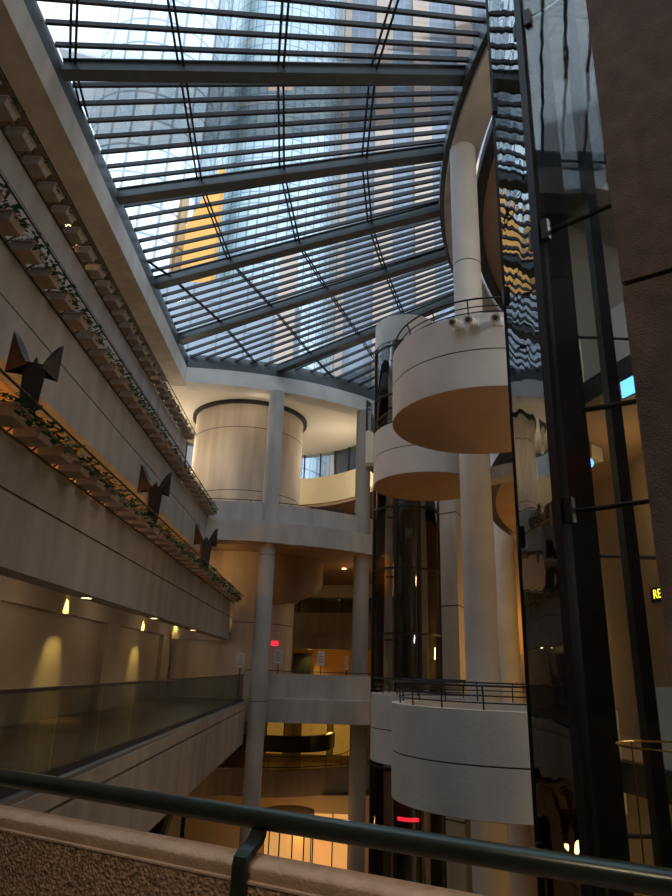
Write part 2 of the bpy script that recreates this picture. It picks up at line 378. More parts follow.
# ------------------------------------------------------------------ balcony bands with planters on the left
ORD = ('last', 'second from last', 'third from last')
_u = 'zeroth first second third fourth fifth sixth seventh eighth ninth tenth eleventh twelfth thirteenth fourteenth fifteenth sixteenth seventeenth eighteenth nineteenth'.split()
def ordinal(n): return _u[n] if n < 20 else ('twentieth' if n == 20 else 'twenty-' + _u[n-20] if n < 30 else 'thirtieth' if n == 30 else 'thirty-' + _u[n-30])
ORD = [ordinal(k+1) for k in range(39)]
def balcony(D, rail, groove, bot, y1, label, planter_label, ys, pgroup, seed, rail_label, nleaf=40):
    rnd = random.Random(seed); N = len(ys)
    t_ = thing('balcony', label, 'balcony', (-D, -3, Z(bot)))
    MB().box((-D-.25, -4, Z(groove)+.03), (-D, y1, Z(rail)-.33)).build('parapet', 'concrete_brown', t_)
    MB().box((-D-.40, -4, Z(groove)), (-D-.03, y1, Z(groove)+.03)).build('groove', 'black', t_)
    MB().box((-D-.40, -4, Z(bot)), (-D, y1, Z(groove))).build('slab_edge', 'concrete_brown', t_)
    rl = thing('planter_rail', rail_label, 'rail', (-D+.28, -3, Z(rail)))
    mb = MB().tube([(-D+.41, -4, Z(rail)), (-D+.41, y1, Z(rail))], .018, 6); tr = mb.build('top_rail', 'steel_dark', rl)
    MB().tube([(-D+.02, -4, Z(rail)-.32), (-D+.02, y1, Z(rail)-.32)], .018, 6).build('rear_rail', 'steel_dark', rl)
    for y in ys:
        MB().tube([(-D-.02, y+.37, Z(rail)-.34), (-D+.30, y+.37, Z(rail)-.02)], .014, 5).build('strut', 'steel_dark', tr)
    # one planter, then copies
    root = thing('planter_box', '', 'planter', (0, 0, 0), pgroup, world=False)
    bx = MB(); x0, x1 = .0, .38; L = .23; HB = .16
    bx.add([(x0,-L+.03,-HB),(x1-.05,-L+.03,-HB),(x1-.05,L-.03,-HB),(x0,L-.03,-HB),(x0,-L,0),(x1,-L,0),(x1,L,0),(x0,L,0)],
           [(0,3,2,1),(0,1,5,4),(1,2,6,5),(2,3,7,6),(3,0,4,7),(4,5,6,7)])
    bx.box((x0-.0, -L-.015, -.03), (x1+.015, L+.015, .0)); bx.build('box', 'planter_concrete', root, bevel=.01)
    MB().box((x0+.02, -L+.02, .0), (x1-.02, L-.02, .015)).build('soil', 'soil', root)
    protos = []
    for v_ in range(3):
        lf = MB()
        for k in range(int(nleaf*1.8)):
            x = rnd.uniform(-.02, x1+.06); y = rnd.uniform(-L-.08, L+.08); z = rnd.uniform(.0, .16) if rnd.random() > .22 else rnd.uniform(-.14, .04)
            if z < 0: x = x1 + rnd.uniform(0, .05)
            s_ = rnd.uniform(.03, .075); a_ = rnd.uniform(0, 2*PI); u = Vector((math.cos(a_), math.sin(a_), rnd.uniform(-.5, .6))).normalized()
            w_ = Vector((-u.y, u.x, rnd.uniform(-.4, .4))).normalized(); c_ = Vector((x, y, z)); nrm = u.cross(w_)*.006
            lf.add([c_-u*s_, c_+w_*s_*.55+nrm, c_+u*s_*1.1, c_-w_*s_*.55+nrm, c_+nrm*2], [(0,1,4),(1,2,4),(2,3,4),(3,0,4),(0,3,2,1)])
        me = lf.build('foliage', 'leaf' if v_ < 2 else 'leaf_pale', None); protos.append(me)
    for p_ in protos: p_.parent = root
    for p_ in protos[1:]: p_.parent = None
    for i, y in enumerate(ys):
        r_ = root if i == 0 else copy_tree(root)
        r_.location = (-D, y, Z(rail)-.15); r_['label'] = planter_label % ORD[N-1-i]
        for ch in r_.children:
            if ch.name.startswith('foliage') and i:
                ch.data = protos[rnd.choice((0, 0, 1, 1, 2))].data
                ch.scale = (1, 1, rnd.uniform(.6, 1.25))
    for p_ in protos[1:]: bpy.data.objects.remove(p_)
    return t_
R_ = lambda a_, n, s_: [a_ + s_*k for k in range(n)]
balcony(4.00, 2.96, 1.98, 1.08, 29.9, 'lowest long grey concrete balcony front, above the walkway with wall spotlights', 'ivy planter box on the lowest balcony beside the sculptures, %s from its far end', R_(7.3, 30, .745),
        'planter boxes on the lowest balcony', 1, 'thin dark rail linking the planters on the lowest balcony', 60)
balcony(5.15, 6.42, 5.32, 4.42, 28, 'middle long grey concrete balcony front with an orange lit soffit underneath', 'planter box on the middle long balcony, %s from its far end', R_(7.6, 28, .735),
        'planter boxes on the middle balcony', 2, 'thin dark rail linking the planters on the middle balcony', 36)
balcony(6.30, 9.62, 8.60, 7.6, 27.3, 'highest long concrete balcony front, just under the reddish roof soffit', 'planter box on the highest balcony under the roof soffit, %s from its far end', R_(7.9, 27, .73),
        'planter boxes on the highest balcony', 3, 'thin dark rail linking the planters on the highest balcony', 22)
tag(MB().box((-7.0, 29.6, Z(1.04)), (-4.35, 29.9, Z(1.68))).build('balcony_end_wall', 'concrete_brown'), 'short concrete end wall closing the far end of the lowest balcony', 'wall')

# ------------------------------------------------------------------ left walkway: fascia, glass balustrade, spotlights
t_ = thing('walkway_edge', 'concrete edge beam of the left walkway with a shadow groove', 'beam', (-3.15, -3, Z(-2.8)))
MB().box((-3.5, -3, Z(-2.85)), (-3.0, 28.2, Z(-1.62))).build('edge_beam', 'concrete_brown', t_)
MB().box((-3.5, -3, Z(-1.62)), (-3.06, 28.2, Z(-1.58))).build('groove', 'black', t_)
MB().box((-3.5, -3, Z(-1.58)), (-3.0, 28.2, Z(-1.37))).build('curb', 'concrete_brown', t_)
MB().box((-3.30, -3, Z(-1.37)), (-3.02, 28.2, Z(-1.31))).build('metal_sill', 'aluminium', t_)
t_ = thing('glass_balustrade', 'long glass balustrade with dark top rail along the left walkway', 'balustrade', (-3.15, -3, Z(-1.31)))
MB().box((-3.18, -3, Z(-.33)), (-3.12, 28.2, Z(-.29))).build('top_rail', 'steel_dark', t_)
MB().box((-3.18, -3, Z(-1.31)), (-3.12, 28.2, Z(-1.22))).build('base_channel', 'steel_dark', t_)
y = -2.95
while y < 28:
    MB().box((-3.158, y, Z(-1.22)), (-3.142, min(28.2, y+1.62), Z(-.33))).build('glass_panel', 'rail_glass', t_); y += 1.645

def light(kind, name, loc, power, col, size=.1, rot=None, spot=None, blend=.4):
    d = bpy.data.lights.new(name, kind); d.energy = power; d.color = col
    if kind == 'SPOT': d.spot_size = spot; d.spot_blend = .8; d.shadow_soft_size = size
    elif kind == 'AREA': d.size = size
    else: d.shadow_soft_size = size
    o = bpy.data.objects.new(name, d); C.objects.link(o); o.location = loc
    if rot: o.rotation_euler = rot
    return o
WARM = (1, .60, .22); YEL = (1, .72, .18)
def downlight(x, y, z, label, power=0, r=.09, spot=1.6, col=WARM, m_='lamp_warm', group=None, tilt=None):
    t_ = thing('ceiling_downlight', label, 'light', (x, y, z), group)
    MB().arc(x, y, r, r+.03, z-.015, z+.01, 0, 360, 20).build('trim_ring', 'white_paint', t_)
    MB().cyl(x, y, z-.008, z+.008, r, 20).build('lens', m_, t_)
    if power:
        l = light('SPOT', 'lamp', (x, y, z-.03), power, col, .04, tilt or (0, 0, 0), spot); l.parent = t_; l.location = (0, 0, -.03)
    return t_
for i, (y, lb) in enumerate(((17.1, 'wall spotlight making the nearest yellow scallop on the left walkway wall'), (24.6, 'wall spotlight making the middle yellow scallop on the left walkway wall'), (29.6, 'wall spotlight making the farthest yellow scallop on the left walkway wall'))):
    downlight(-6.36, y, Z(1.69), lb, 150, .05, .9, YEL, 'lamp_yellow', tilt=(0, math.radians(12), 0))
for y, lb in ((11.9, 'round ceiling downlight under the lowest balcony edge, nearest of three'), (16.8, 'round ceiling downlight under the lowest balcony edge, middle of three'), (22.0, 'round ceiling downlight under the lowest balcony edge, farthest of three')):
    downlight(-4.2, y, Z(1.075), lb, 26, .09, 2.7, (1, .8, .55))
for y, lb in ((13.7, 'downlight in the orange soffit under the middle balcony, nearest of three'), (19.6, 'downlight in the orange soffit under the middle balcony, between the other two'), (24.4, 'downlight in the orange soffit under the middle balcony, farthest of three')):
    downlight(-5.85, y, Z(4.41), lb, 8, .11, 2.4)
for y in (4, 9, 14, 19, 24, 28): light('POINT', 'walkway_fill', (-5.2, y, Z(1.3)), 5, (1, .78, .52), .2)  # unseen point lights added to brighten the walkway wall
for y in (5, 11, 17, 23): 
    l = light('POINT', 'corridor_fill', (-7.6, y, Z(2.9)), 55, (1, .52, .14), .15)  # unseen points added for the orange soffit glow, in place of bounced light
def bulb(x, y, z, label):
    t_ = thing('wall_lamp', label, 'lamp', (x, y, z))
    MB().cyl(x, y, z-.0, z+.12, .03, 12).build('stem', 'brass', t_); MB().cyl(x, y, z-.14, z, .05, 14, .07).build('bulb', 'lamp_warm', t_)
    l = light('POINT', 'lamp_glow', (0, 0, -.2), 6, WARM, .05); l.parent = t_
bulb(-6.5, 13.4, Z(9.95), 'small glowing lamp above the highest planter row, nearer one')
bulb(-6.5, 19.9, Z(10.1), 'small glowing lamp above the highest planter row, farther one')

# ------------------------------------------------------------------ sculptures on the lowest balcony
def sculpture(x, y, z, s_, label, rz=0):
    t_ = thing('metal_sculpture', label, 'sculpture', (x, y, z), None, world=False); t_.rotation_euler = (0, 0, rz); t_.scale = (s_,)*3
    t_.location = (x, y, z)
    b0, b1, H = .09, .15, 1.06
    sh = MB(); sh.add([(-b0,-b0,0),(b0,-b0,0),(b0,b0,0),(-b0,b0,0),(-b1,-b1,H),(b1,-b1,H),(b1,b1,H),(-b1,b1,H)], [(0,3,2,1),(4,5,6,7),(0,1,5,4),(1,2,6,5),(2,3,7,6),(3,0,4,7)])
    sh.build('shaft', 'bronze', t_)
    for k, g in enumerate((1.12, .5, 1.3, .4)):
        a_ = k*PI/2; c_, q_ = math.cos(a_), math.sin(a_)
        def P(u, v_, w_): return (u*c_ - v_*q_, u*q_ + v_*c_, H-.06 + w_)
        mb = MB(); n = 7; A = []; B = []; D_ = []
        for j in range(n+1):
            f = j/n; u = .03 + .25*g*f; w_ = .42*g*math.sin(f*PI/2*.92)          # curling spine up to the tip
            wd = .165*g*(1-f)**.8
            A.append(P(u+.05*g*(1-f), -wd, w_-.10*g*math.sin(f*PI))); B.append(P(u, 0, w_)); D_.append(P(u+.05*g*(1-f), wd, w_-.10*g*math.sin(f*PI)))
        vs = A + B + D_ + [P(.28*g, 0, -.10)]; m_ = n+1; L_ = len(vs)-1; fs = []
        for j in range(n): fs += [(j, j+1, m_+j+1, m_+j), (m_+j, m_+j+1, 2*m_+j+1, 2*m_+j), (j+1, j, L_), (2*m_+j, 2*m_+j+1, L_)]
        mb.add(vs, fs).build('petal', 'bronze', t_)
    return t_
sculpture(-4.15, 8.4, Z(2.82), 1.0, 'nearest dark folded metal sculpture opening into pointed petals, on the lowest balcony', .42)
sculpture(-4.15, 15.3, Z(2.82), 1.12, 'middle dark folded metal sculpture with pointed petals on the lowest balcony', .42)
sculpture(-4.15, 22.6, Z(2.82), 1.2, 'farthest and smallest looking folded metal sculpture, near the concrete drum', .42)

# ------------------------------------------------------------------ columns
def column(x, y, z0, z1, r, label, m_='concrete_light', joints=()):
    t_ = thing('round_column', label, 'column', (x, y, z0))
    MB().cyl(x, y, z0, z1, r, 40).build('shaft', m_, t_, smooth=40)
    for j in joints: MB().arc(x, y, r-.01, r+.004, j-.012, j+.012, 0, 360, 40).build('joint', 'steel_dark', t_)
    return t_
column(-2.55, 28.45, -8, Z(12.27), .355, 'tall round concrete column at the end of the glass balustrade', 'concrete', (Z(4.6), Z(-1.3)))
column(1.66, 30.5, -8, Z(12.27), .36, 'round concrete column where the upper and lower parapets meet', 'concrete_brown')
column(3.46, 14.8, -8, Z(14.0), .36, 'thickest looking round column rising behind the balcony pods to the ring soffit', 'concrete_light', (Z(5.2), Z(10.2)))
column(6.75, 24.6, -8, Z(14.0), .36, 'pale round column between the thick column and the lift shaft glass', 'concrete_light')

# ------------------------------------------------------------------ big drum
t_ = thing('concrete_drum', 'large round streaked concrete drum behind the two far columns', 'tower', (DR.x, DR.y, Z(-1.35)))
MB().cyl(DR.x, DR.y, Z(-1.35), Z(12.6), RD, 96).build('shaft', 'concrete_drum', t_, smooth=40)
MB().arc(DR.x, DR.y, RD-.03, RD+.2, Z(12.56), Z(12.71), 0, 360, 96).build('dark_rim', 'steel_dark', t_)
for h in (11.3, 8.05, 1.9): MB().arc(DR.x, DR.y, RD-.05, RD+.006, Z(h), Z(h)+.03, 0, 360, 96).build('joint', 'steel_dark', t_)

# upper parapet (two tiers) with handrail
t_ = band('upper_parapet', 'curved two tier concrete parapet in front of the big drum', None, UP,
     [('slab_fascia', 5.08, 5.98, 0, .5, 'concrete'), ('parapet', 5.98, 6.88, .45, .7, 'concrete'), ('soffit_edge', 4.95, 5.1, .25, .5, 'soffit_brown')])
po = offset(UP, .58); mb = MB().tube([(p.x, p.y, Z(7.0)) for p in po], .02, 6); ho = mb.build('handrail', 'steel_dark', t_)
for p in po[::4]: MB().tube([(p.x, p.y, Z(6.88)), (p.x, p.y, Z(7.0))], .015, 6).build('post', 'steel_dark', ho)
# parapet at our own level
t_ = band('walkway_parapet', 'straight two tier concrete parapet between the two far columns', None, FP,
     [('slab_fascia', -2.12, -1.2, 0, .4, 'concrete'), ('parapet', -1.2, -.22, .3, .5, 'concrete')])
po = offset(FP, .4); ho = MB().tube([(p.x, p.y, Z(-.12)) for p in po], .02, 6).build('handrail', 'steel_dark', t_)
for p in po[::3]: MB().tube([(p.x, p.y, Z(-.22)), (p.x, p.y, Z(-.12))], .014, 6).build('post', 'steel_dark', ho)

# ------------------------------------------------------------------ rooms of the back building
# spiral ramp hugging the drum
mb = MB(); n = 30; vs = []; fs = []
for k in range(n+1):
    a_ = math.radians(-60 + 85*k/n); z0 = Z(2.7 + 2.1*(k/n)**.7*0 + 2.4*(1 - math.cos(k/n*PI/2)) )
    r1 = RD + .03 + 1.35*math.sin(min(1, k/n*1.3)*PI/2)
    c_, q_ = math.cos(a_), math.sin(a_)
    ri = RD + .01
    vs += [(DR.x+ri*c_, DR.y+ri*q_, Z(3.0)), (DR.x+r1*c_, DR.y+r1*q_, z0), (DR.x+r1*c_, DR.y+r1*q_, Z(5.1)), (DR.x+ri*c_, DR.y+ri*q_, Z(5.1))]
for k in range(n):
    for e in range(4): fs.append((4*k+e, 4*k+4+e, 4*k+4+(e+1)%4, 4*k+(e+1)%4))
fs += [(0,1,2,3), (4*n+3,4*n+2,4*n+1,4*n)]
tag(mb.add(vs, fs).build('spiral_ramp', 'soffit_brown', smooth=40), 'dark curved underside of a spiral ramp hugging the drum', 'ramp')
BP = interp([(-4, 40.5), (-2.0, 41.5), (.5, 41.2), (3.5, 39.8), (7, 37)], 5)
t_ = band('mezzanine_front', 'curved dark concrete mezzanine front below the strip of far windows', None, BP,
     [('slab_fascia', 1.15, 1.95, 0, .5, 'concrete_brown'), ('parapet', 1.95, 3.3, .25, .5, 'concrete_brown')])
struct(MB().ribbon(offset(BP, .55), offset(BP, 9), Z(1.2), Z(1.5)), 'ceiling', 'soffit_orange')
t_ = band('upper_mezzanine', 'pale curved concrete upper front above the strip of far windows', None, offset(BP, 1.0),
     [('lower_fascia', 4.3, 5.1, 0, .4, 'concrete_light'), ('upper_fascia', 5.14, 6.4, .06, .4, 'concrete_light')])
# far window strip
wpl = offset(BP, 2.2); wv = MB().ribbon(wpl, offset(BP, 2.26), Z(3.2), Z(4.4)); w = struct(wv, 'window_2', 'window_glass')
mb = MB()
for p in wpl[::2]: mb.box((p.x-.05, p.y-.05, Z(2)), (p.x+.05, p.y+.05, Z(4.4)))
mb.build('window_frame', 'black', w)
struct(MB().ribbon(offset(BP, 5), offset(BP, 5.3), Z(1.5), Z(6)), 'wall_back', 'plaster_wall')
struct(MB().ribbon(offset(BP, 3.0), offset(BP, 3.3), Z(-1.35), Z(1.2)), 'wall_back', 'soffit_orange')
def tdoor(x, y, label):
    t_ = thing('door', label, 'door', (x, y, Z(-1.35)))
    MB().box((x-.5, y, Z(-1.35)), (x+.5, y+.06, Z(.85))).build('leaf', 'black', t_)
    MB().box((x-.58, y-.02, Z(-1.35)), (x-.5, y+.08, Z(.93))).box((x+.5, y-.02, Z(-1.35)), (x+.58, y+.08, Z(.93))).box((x-.58, y-.02, Z(.85)), (x+.58, y+.08, Z(.93))).build('frame', 'steel_dark', t_)
tdoor(-1.25, 44.0, 'dark doorway in the lit wall beyond the parapet')
def signstand(x, y, z0, w_, top, label):
    t_ = thing('sign_stand', label, 'sign', (x, y, z0))
    MB().cyl(x, y, z0, z0+.03, .2, 20).build('base', 'black', t_); MB().cyl(x, y+.03, z0+.03, top-.3, .025, 10).build('pole', 'black', t_)
    pn = MB().box((x-w_/2, y-.015, top-.62), (x+w_/2, y+.015, top)).build('panel', 'white_paint', t_)
    mb = MB()
    for k in range(4):
        zz = top-.16-k*.11; mb.box((x-w_*.3, y-.02, zz), (x+w_*(.3 if k % 2 else .15), y-.016, zz+.03))
    mb.build('print', 'grey_ink', pn)
signstand(-3.55, 30.1, Z(-1.35), .36, Z(.58), 'white sign on a stand left of the tall far column')
signstand(-1.92, 30.3, Z(-1.35), .38, Z(.80), 'tallest white sign stand just right of the tall far column')
signstand(-.05, 31.0, Z(-1.35), .30, Z(.78), 'narrow white sign stand midway along the far parapet')
signstand(1.12, 31.5, Z(-1.35), .16, Z(.62), 'thinnest white sign stand left of the second far column')
t_ = thing('exit_lamp', 'small red glowing exit lamp beside the tall far column', 'lamp', (-2.1, 30.62, Z(1.0)))
MB().box((-2.3, 30.55, Z(.94)), (-1.98, 30.68, Z(1.14))).build('housing', 'red_glow', t_)
for x, y, h, lb in ((-1.2, 35.5, 5.08, 'small ceiling downlight right of the drum, left of a pair'), (1.0, 35.0, 5.08, 'small ceiling downlight right of the drum, right of a pair')):
    downlight(x, y, Z(h), lb, 30, .12, 2.2)
for p, lb in ((BP[6], 'ceiling spotlight under the curved mezzanine front'),):
    downlight(p.x+.7, p.y+1.9, Z(1.19), lb, 60, .14, 2.0, YEL, 'lamp_yellow')
downlight(.6, 42.6, Z(4.42), 'yellow spotlight over the strip of far windows', 60, .16, 2.0, YEL, 'lamp_yellow')
struct(MB().ribbon(offset(BP, 1.42), offset(BP, 4.95), Z(4.43), Z(4.6)), 'ceiling', 'ceiling_white')
for x, y, h, p in ((.6, 34.2, 10.2, 80), (-8.6, 33.0, 10.4, 95), (-4.0, 38.0, 10.6, 50), (-7.0, 29.2, 9.6, 48), (-3.6, 29.3, 11.9, 8)):
    light('POINT', 'gallery_fill', (x, y, Z(h)), p, (1, .84, .62), .25)  # unseen points added to brighten the drum and the cream wall
light('SPOT', 'drum_uplight', (-1.1, 30.3, Z(4.6)), 8, WARM, .1, (0, math.radians(-25), 0), 1.2)
light('POINT', 'room_lamp', (-4.6, 29.6, Z(4.4)), 3, WARM, .15)
light('POINT', 'room_lamp', (1.5, 34, Z(3.9)), 9, WARM, .2)
light('POINT', 'room_lamp', (.2, 42.3, Z(.6)), 9, (1, .55, .15), .2)
light('POINT', 'room_lamp', (5.5, 36, Z(.4)), 25, (1, .55, .15), .2)
light('POINT', 'room_lamp', (8.5, 29, Z(2.0)), 45, (1, .55, .15), .2)

# ------------------------------------------------------------------ core building on the right
struct(MB().cyl(CC.x, CC.y, -8, Z(14.2), 12.6, 96), 'wall_right', 'plaster_wall')
for k, (h, a0, a1, lb) in enumerate(((4.65, 120, 262, 'dark rimmed curved core floor at the height of the upper pods'), (-1.6, 120, 262, 'curved core floor at the height of the lower pods'), (9.3, 195, 262, 'highest curved core floor seen through the glass lift shaft'))):
    t_ = thing('core_floor', lb, 'floor slab', (CC.x-14, CC.y, Z(h)))
    MB().arc(CC.x, CC.y, 12.55, 15.05, Z(h)+.02, Z(h)+.4, a0, a1, 90).build('slab', 'ceiling_white' if h > 9 else 'soffit_brown', t_)
    MB().arc(CC.x, CC.y, 15.05, 15.3, Z(h), Z(h)+.42, a0, a1, 90).build('dark_rim', 'steel_dark', t_)
    MB().arc(CC.x, CC.y, 14.9, 15.2, Z(h)+.42, Z(h)+1.5, 197, a1, 60).build('parapet', 'concrete_light', t_)
for i, (an, rr, h, lb) in enumerate(((204, 14.2, 4.65, 'lit downlight seen through the lift shaft glass below the concrete floor edge'), (213, 14.4, 4.65, 'lit downlight seen through the lift shaft glass close to the brown pillar'), (207, 14.0, -1.6, 'low lit downlight seen through the dark lower glass'))):
    a_ = math.radians(an); downlight(CC.x+rr*math.cos(a_), CC.y+rr*math.sin(a_), Z(h)+.01, lb, 45, .11, 2.2)
light('POINT', 'core_light', (6.0, 12.2, Z(3.4)), 20, WARM, .2)
for x, y, h, p in ((6.6, 7.0, 7.4, 150), (6.6, 7.6, 12.0, 150), (6.6, 10.0, 12.0, 15), (7.2, 6.4, 1.5, 60)): light('POINT', 'core_light', (x, y, Z(h)), p, (1, .9, .75), .25)  # unseen fill added to brighten the core behind the shaft glass
light('POINT', 'core_light', (6.4, 19.8, Z(.6)), 60, (1, .55, .15), .2)
light('POINT', 'core_light', (5.6, 9.5, Z(-3.5)), 50, WARM, .2)
t_ = thing('light_beam_bracket', 'sloping concrete beam under the upper pod beside the thick column', 'beam', (3.9, 15.2, Z(4.3)))
MB().bar((3.55, 15.3, Z(4.62)), (5.6, 12.9, Z(4.62)), .45, .3).build('beam', 'concrete', t_)

# balcony pods
def pod(x, y, r, hb, hg, ht, label, spots=False):
    t_ = thing('balcony_pod', label, 'balcony', (x, y, Z(hb)))
    MB().cyl(x, y, Z(hb)-.012, Z(hb)+.25, r-.006, 96).build('soffit', 'soffit_brown', t_, smooth=40)
    MB().arc(x, y, r-.22, r, Z(hb)-.005, Z(hg)-.012, 0, 360, 96).build('lower_band', 'concrete_light', t_, smooth=40)
    MB().arc(x, y, r-.22, r-.012, Z(hg)-.012, Z(hg)+.012, 0, 360, 96).build('groove', 'black', t_)
    MB().arc(x, y, r-.22, r, Z(hg)+.012, Z(ht), 0, 360, 96).build('upper_band', 'concrete_light', t_, smooth=40)
    rl = MB()
    for rr, dz, q in ((r-.06, .34, .018), (r-.10, .20, .012), (r-.12, .10, .012)):
        rl.tube([(x+rr*math.cos(2*PI*k/60), y+rr*math.sin(2*PI*k/60), Z(ht)+dz) for k in range(61)], q, 6, False)
    ho = rl.build('handrail', 'steel_dark', t_)
    for k in range(16):
        a_ = 2*PI*k/16; c_, q_ = math.cos(a_), math.sin(a_)
        MB().tube([(x+(r-.14)*c_, y+(r-.14)*q_, Z(ht)), (x+(r-.13)*c_, y+(r-.13)*q_, Z(ht)+.22), (x+(r-.06)*c_, y+(r-.06)*q_, Z(ht)+.34)], .014, 6).build('post', 'steel_dark', ho)
    return t_
pod(3.07, 11.95, 1.85, 4.65, 5.35, 6.05, 'large round concrete balcony pod carrying three white spotlights')
pod(2.66, 16.7, 1.46, 4.65, 5.35, 6.05, 'smaller upper pod partly hidden behind the one with spotlights')
pod(3.07, 11.95, 1.85, -1.93, -1.24, -.5, 'large lower round balcony pod in front of the lift tubes')
pod(2.66, 16.7, 1.46, -1.93, -1.24, -.5, 'lower pod peeking out left behind the large lower pod')
for (a_, lb) in ((243, 'left white spotlight on the upper pod rim'), (251, 'middle white spotlight on the upper pod rim'), (264, 'right white spotlight on the upper pod rim')):
    q = math.radians(a_); dx, dy = math.cos(q), math.sin(q); x, y = 3.07+1.85*dx, 11.95+1.85*dy; h = Z(5.86)
    t_ = thing('pod_spotlight', lb, 'spotlight', (x, y, h))
    MB().box((x-.09, y-.03, h-.08), (x+.09, y+.03, h+.08), q+PI/2).build('mount', 'white_paint', t_, bevel=.01)
    hd = MB().tube([(x+.02*dx, y+.02*dy, h), (x+.14*dx-.06, y+.14*dy, h-.01), (x+.19*dx-.08, y+.19*dy, h-.03)], [.07, .08, .085], 16).build('head', 'white_paint', t_, smooth=40)
    MB().tube([(x+.19*dx-.08, y+.19*dy, h-.03), (x+.20*dx-.085, y+.20*dy, h-.033)], .045, 16).build('lens', 'steel_grey', hd)

# far lift tube
TX, TY, TR = 2.40, 19.6, .97
t_ = thing('lift_tube', 'slim round glass lift tube with dark frame behind the smaller pods', 'lift', (TX, TY, -8))
MB().arc(TX, TY, TR-.02, TR, -8, Z(10.05), 0, 360, 64).build('glass_skin', 'tube_glass', t_, smooth=40)
MB().cyl(TX, TY, Z(10.05), Z(10.95), TR+.02, 64).build('concrete_head', 'concrete_light', t_, smooth=40)
for a_ in (188, 246, 286, 352, 60, 120):
    q = math.radians(a_); x, y = TX+(TR+.01)*math.cos(q), TY+(TR+.01)*math.sin(q)
    MB().box((x-.04, y-.04, -8), (x+.04, y+.04, Z(10.05)), q).build('mullion', 'steel_dark', t_)
for h in (-5.9, -4.1, -2.4, -.75, 1.0, 2.8, 4.6, 6.4, 8.2, 9.9):
    MB().arc(TX, TY, TR-.03, TR+.03, Z(h)-.025, Z(h)+.025, 0, 360, 48).build('ring_bar', 'steel_dark', t_)
    MB().bar((TX-.62, TY, Z(h)-.12), (TX-.3, TY, Z(h)-.12), .05, .05).build('guide_bracket', 'steel_dark', t_)
MB().box((TX-.28, TY-.1, -8), (TX+.30, TY+.5, Z(10.2))).build('guide_panel', 'black', t_)
MB().box((TX-.62, TY+.2, -8), (TX-.38, TY+.45, Z(10.2))).box((TX+.42, TY+.2, -8), (TX+.66, TY+.45, Z(10.2))).build('rear_pilaster', 'concrete_light', t_)
cb = thing('lift_cab', 'lift cab with a red glowing arc low in the far tube', 'lift', (TX, TY-.35, Z(-5.4)))
MB().cyl(TX, TY-.45, Z(-5.4), Z(-4.2), .42, 40).build('body', 'steel_grey', cb, smooth=40)
MB().cyl(TX, TY-.45, Z(-4.2), Z(-3.9), .40, 40, .2).build('roof', 'steel_dark', cb, smooth=40)
MB().arc(TX, TY-.45, .36, .42, Z(-3.6), Z(-3.52), 215, 300, 24).build('red_arc', 'red_glow', cb)
for dx in (-.24, .2): MB().cyl(TX+dx, TY-.80, Z(-5.2), Z(-5.12), .03, 12).build('lamp', 'lamp_warm', cb)

# piers behind the tube
t_ = thing('concrete_pier', 'angular concrete pier between the far lift tube and the thick column', 'pier', (4.1, 21.6, -8))
MB().prism([(3.72, 21.9), (4.28, 21.3), (4.62, 22.1), (4.3, 23.0), (3.8, 23.0)], -8, Z(8.6)).build('shaft', 'concrete', t_)
for h in (5.1, 2.05, -1.0, -4.1): MB().prism([(3.71, 21.9), (4.28, 21.285), (4.63, 22.1), (4.3, 22.5)], Z(h), Z(h)+.035).build('joint', 'steel_dark', t_)
t_ = thing('brown_pier', 'narrow brownish pier strip touching the thick column', 'pier', (4.6, 20.3, -8))
MB().box((4.62, 22.3, -8), (5.1, 22.8, Z(8.6))).build('shaft', 'concrete_brown', t_)
struct(MB().box((4.0, 30.5, -8), (14, 30.9, Z(9))), 'wall_back', 'soffit_orange')
t_ = thing('lintel_band', 'dark horizontal band on the warm wall behind the pale column', 'beam', (6.5, 30.4, Z(0)))
MB().box((5, 30.3, Z(-.3)), (12, 30.5, Z(.9))).build('band', 'soffit_brown', t_)

# ------------------------------------------------------------------ lower levels
LP = interp([(-5.7, 29.2), (-4.7, 33.0), (-2.6, 33.0), (-.6, 33.6), (1.6, 35.2), (4.5, 38.5)], 5)
t_ = band('lower_parapet', 'brown curved parapet one level below the straight parapet', None, LP,
     [('parapet', -5.55, -4.45, 0, .25, 'concrete_brown')])
po = offset(LP, .1); ho = MB().tube([(p.x, p.y, Z(-4.33)) for p in po], .022, 6).build('handrail', 'steel_dark', t_)
for p in po[::3]: MB().tube([(p.x, p.y, Z(-4.45)), (p.x, p.y, Z(-4.33))], .014, 6).build('post', 'steel_dark', ho)
struct(MB().ribbon(offset(LP, .2)[5:], [Vector((p.x*1.3, 58)) for p in LP[5:]], Z(-5.55), Z(-5.3)), 'floor', 'warm_floor')
struct(MB().box((-12, 31, Z(-5.55)), (-5.4, 58, Z(-5.3))), 'floor', 'warm_floor')
LB = interp([(-6, 39.5), (-3, 38.3), (-.8, 38.4), (.4, 39.6), (.9, 41.5)], 5)
t_ = band('dark_lounge_front', 'dark curved lounge counter before the yellow lit rooms', None, LB, [('front', -4.25, -3.45, 0, .3, 'bronze')])
po = offset(LB, -.9); mb = MB().tube([(p.x, p.y, Z(-4.35)) for p in po], .02, 6); o = tag(mb.build('lounge_rail', 'steel_dark'), 'thin dark handrail below the dark curved lounge counter', 'rail')
mb = MB()
for p in po[::3]: mb.tube([(p.x, p.y, Z(-5.3)), (p.x, p.y, Z(-4.35))], .015, 5)
mb.build('posts', 'steel_dark', o)
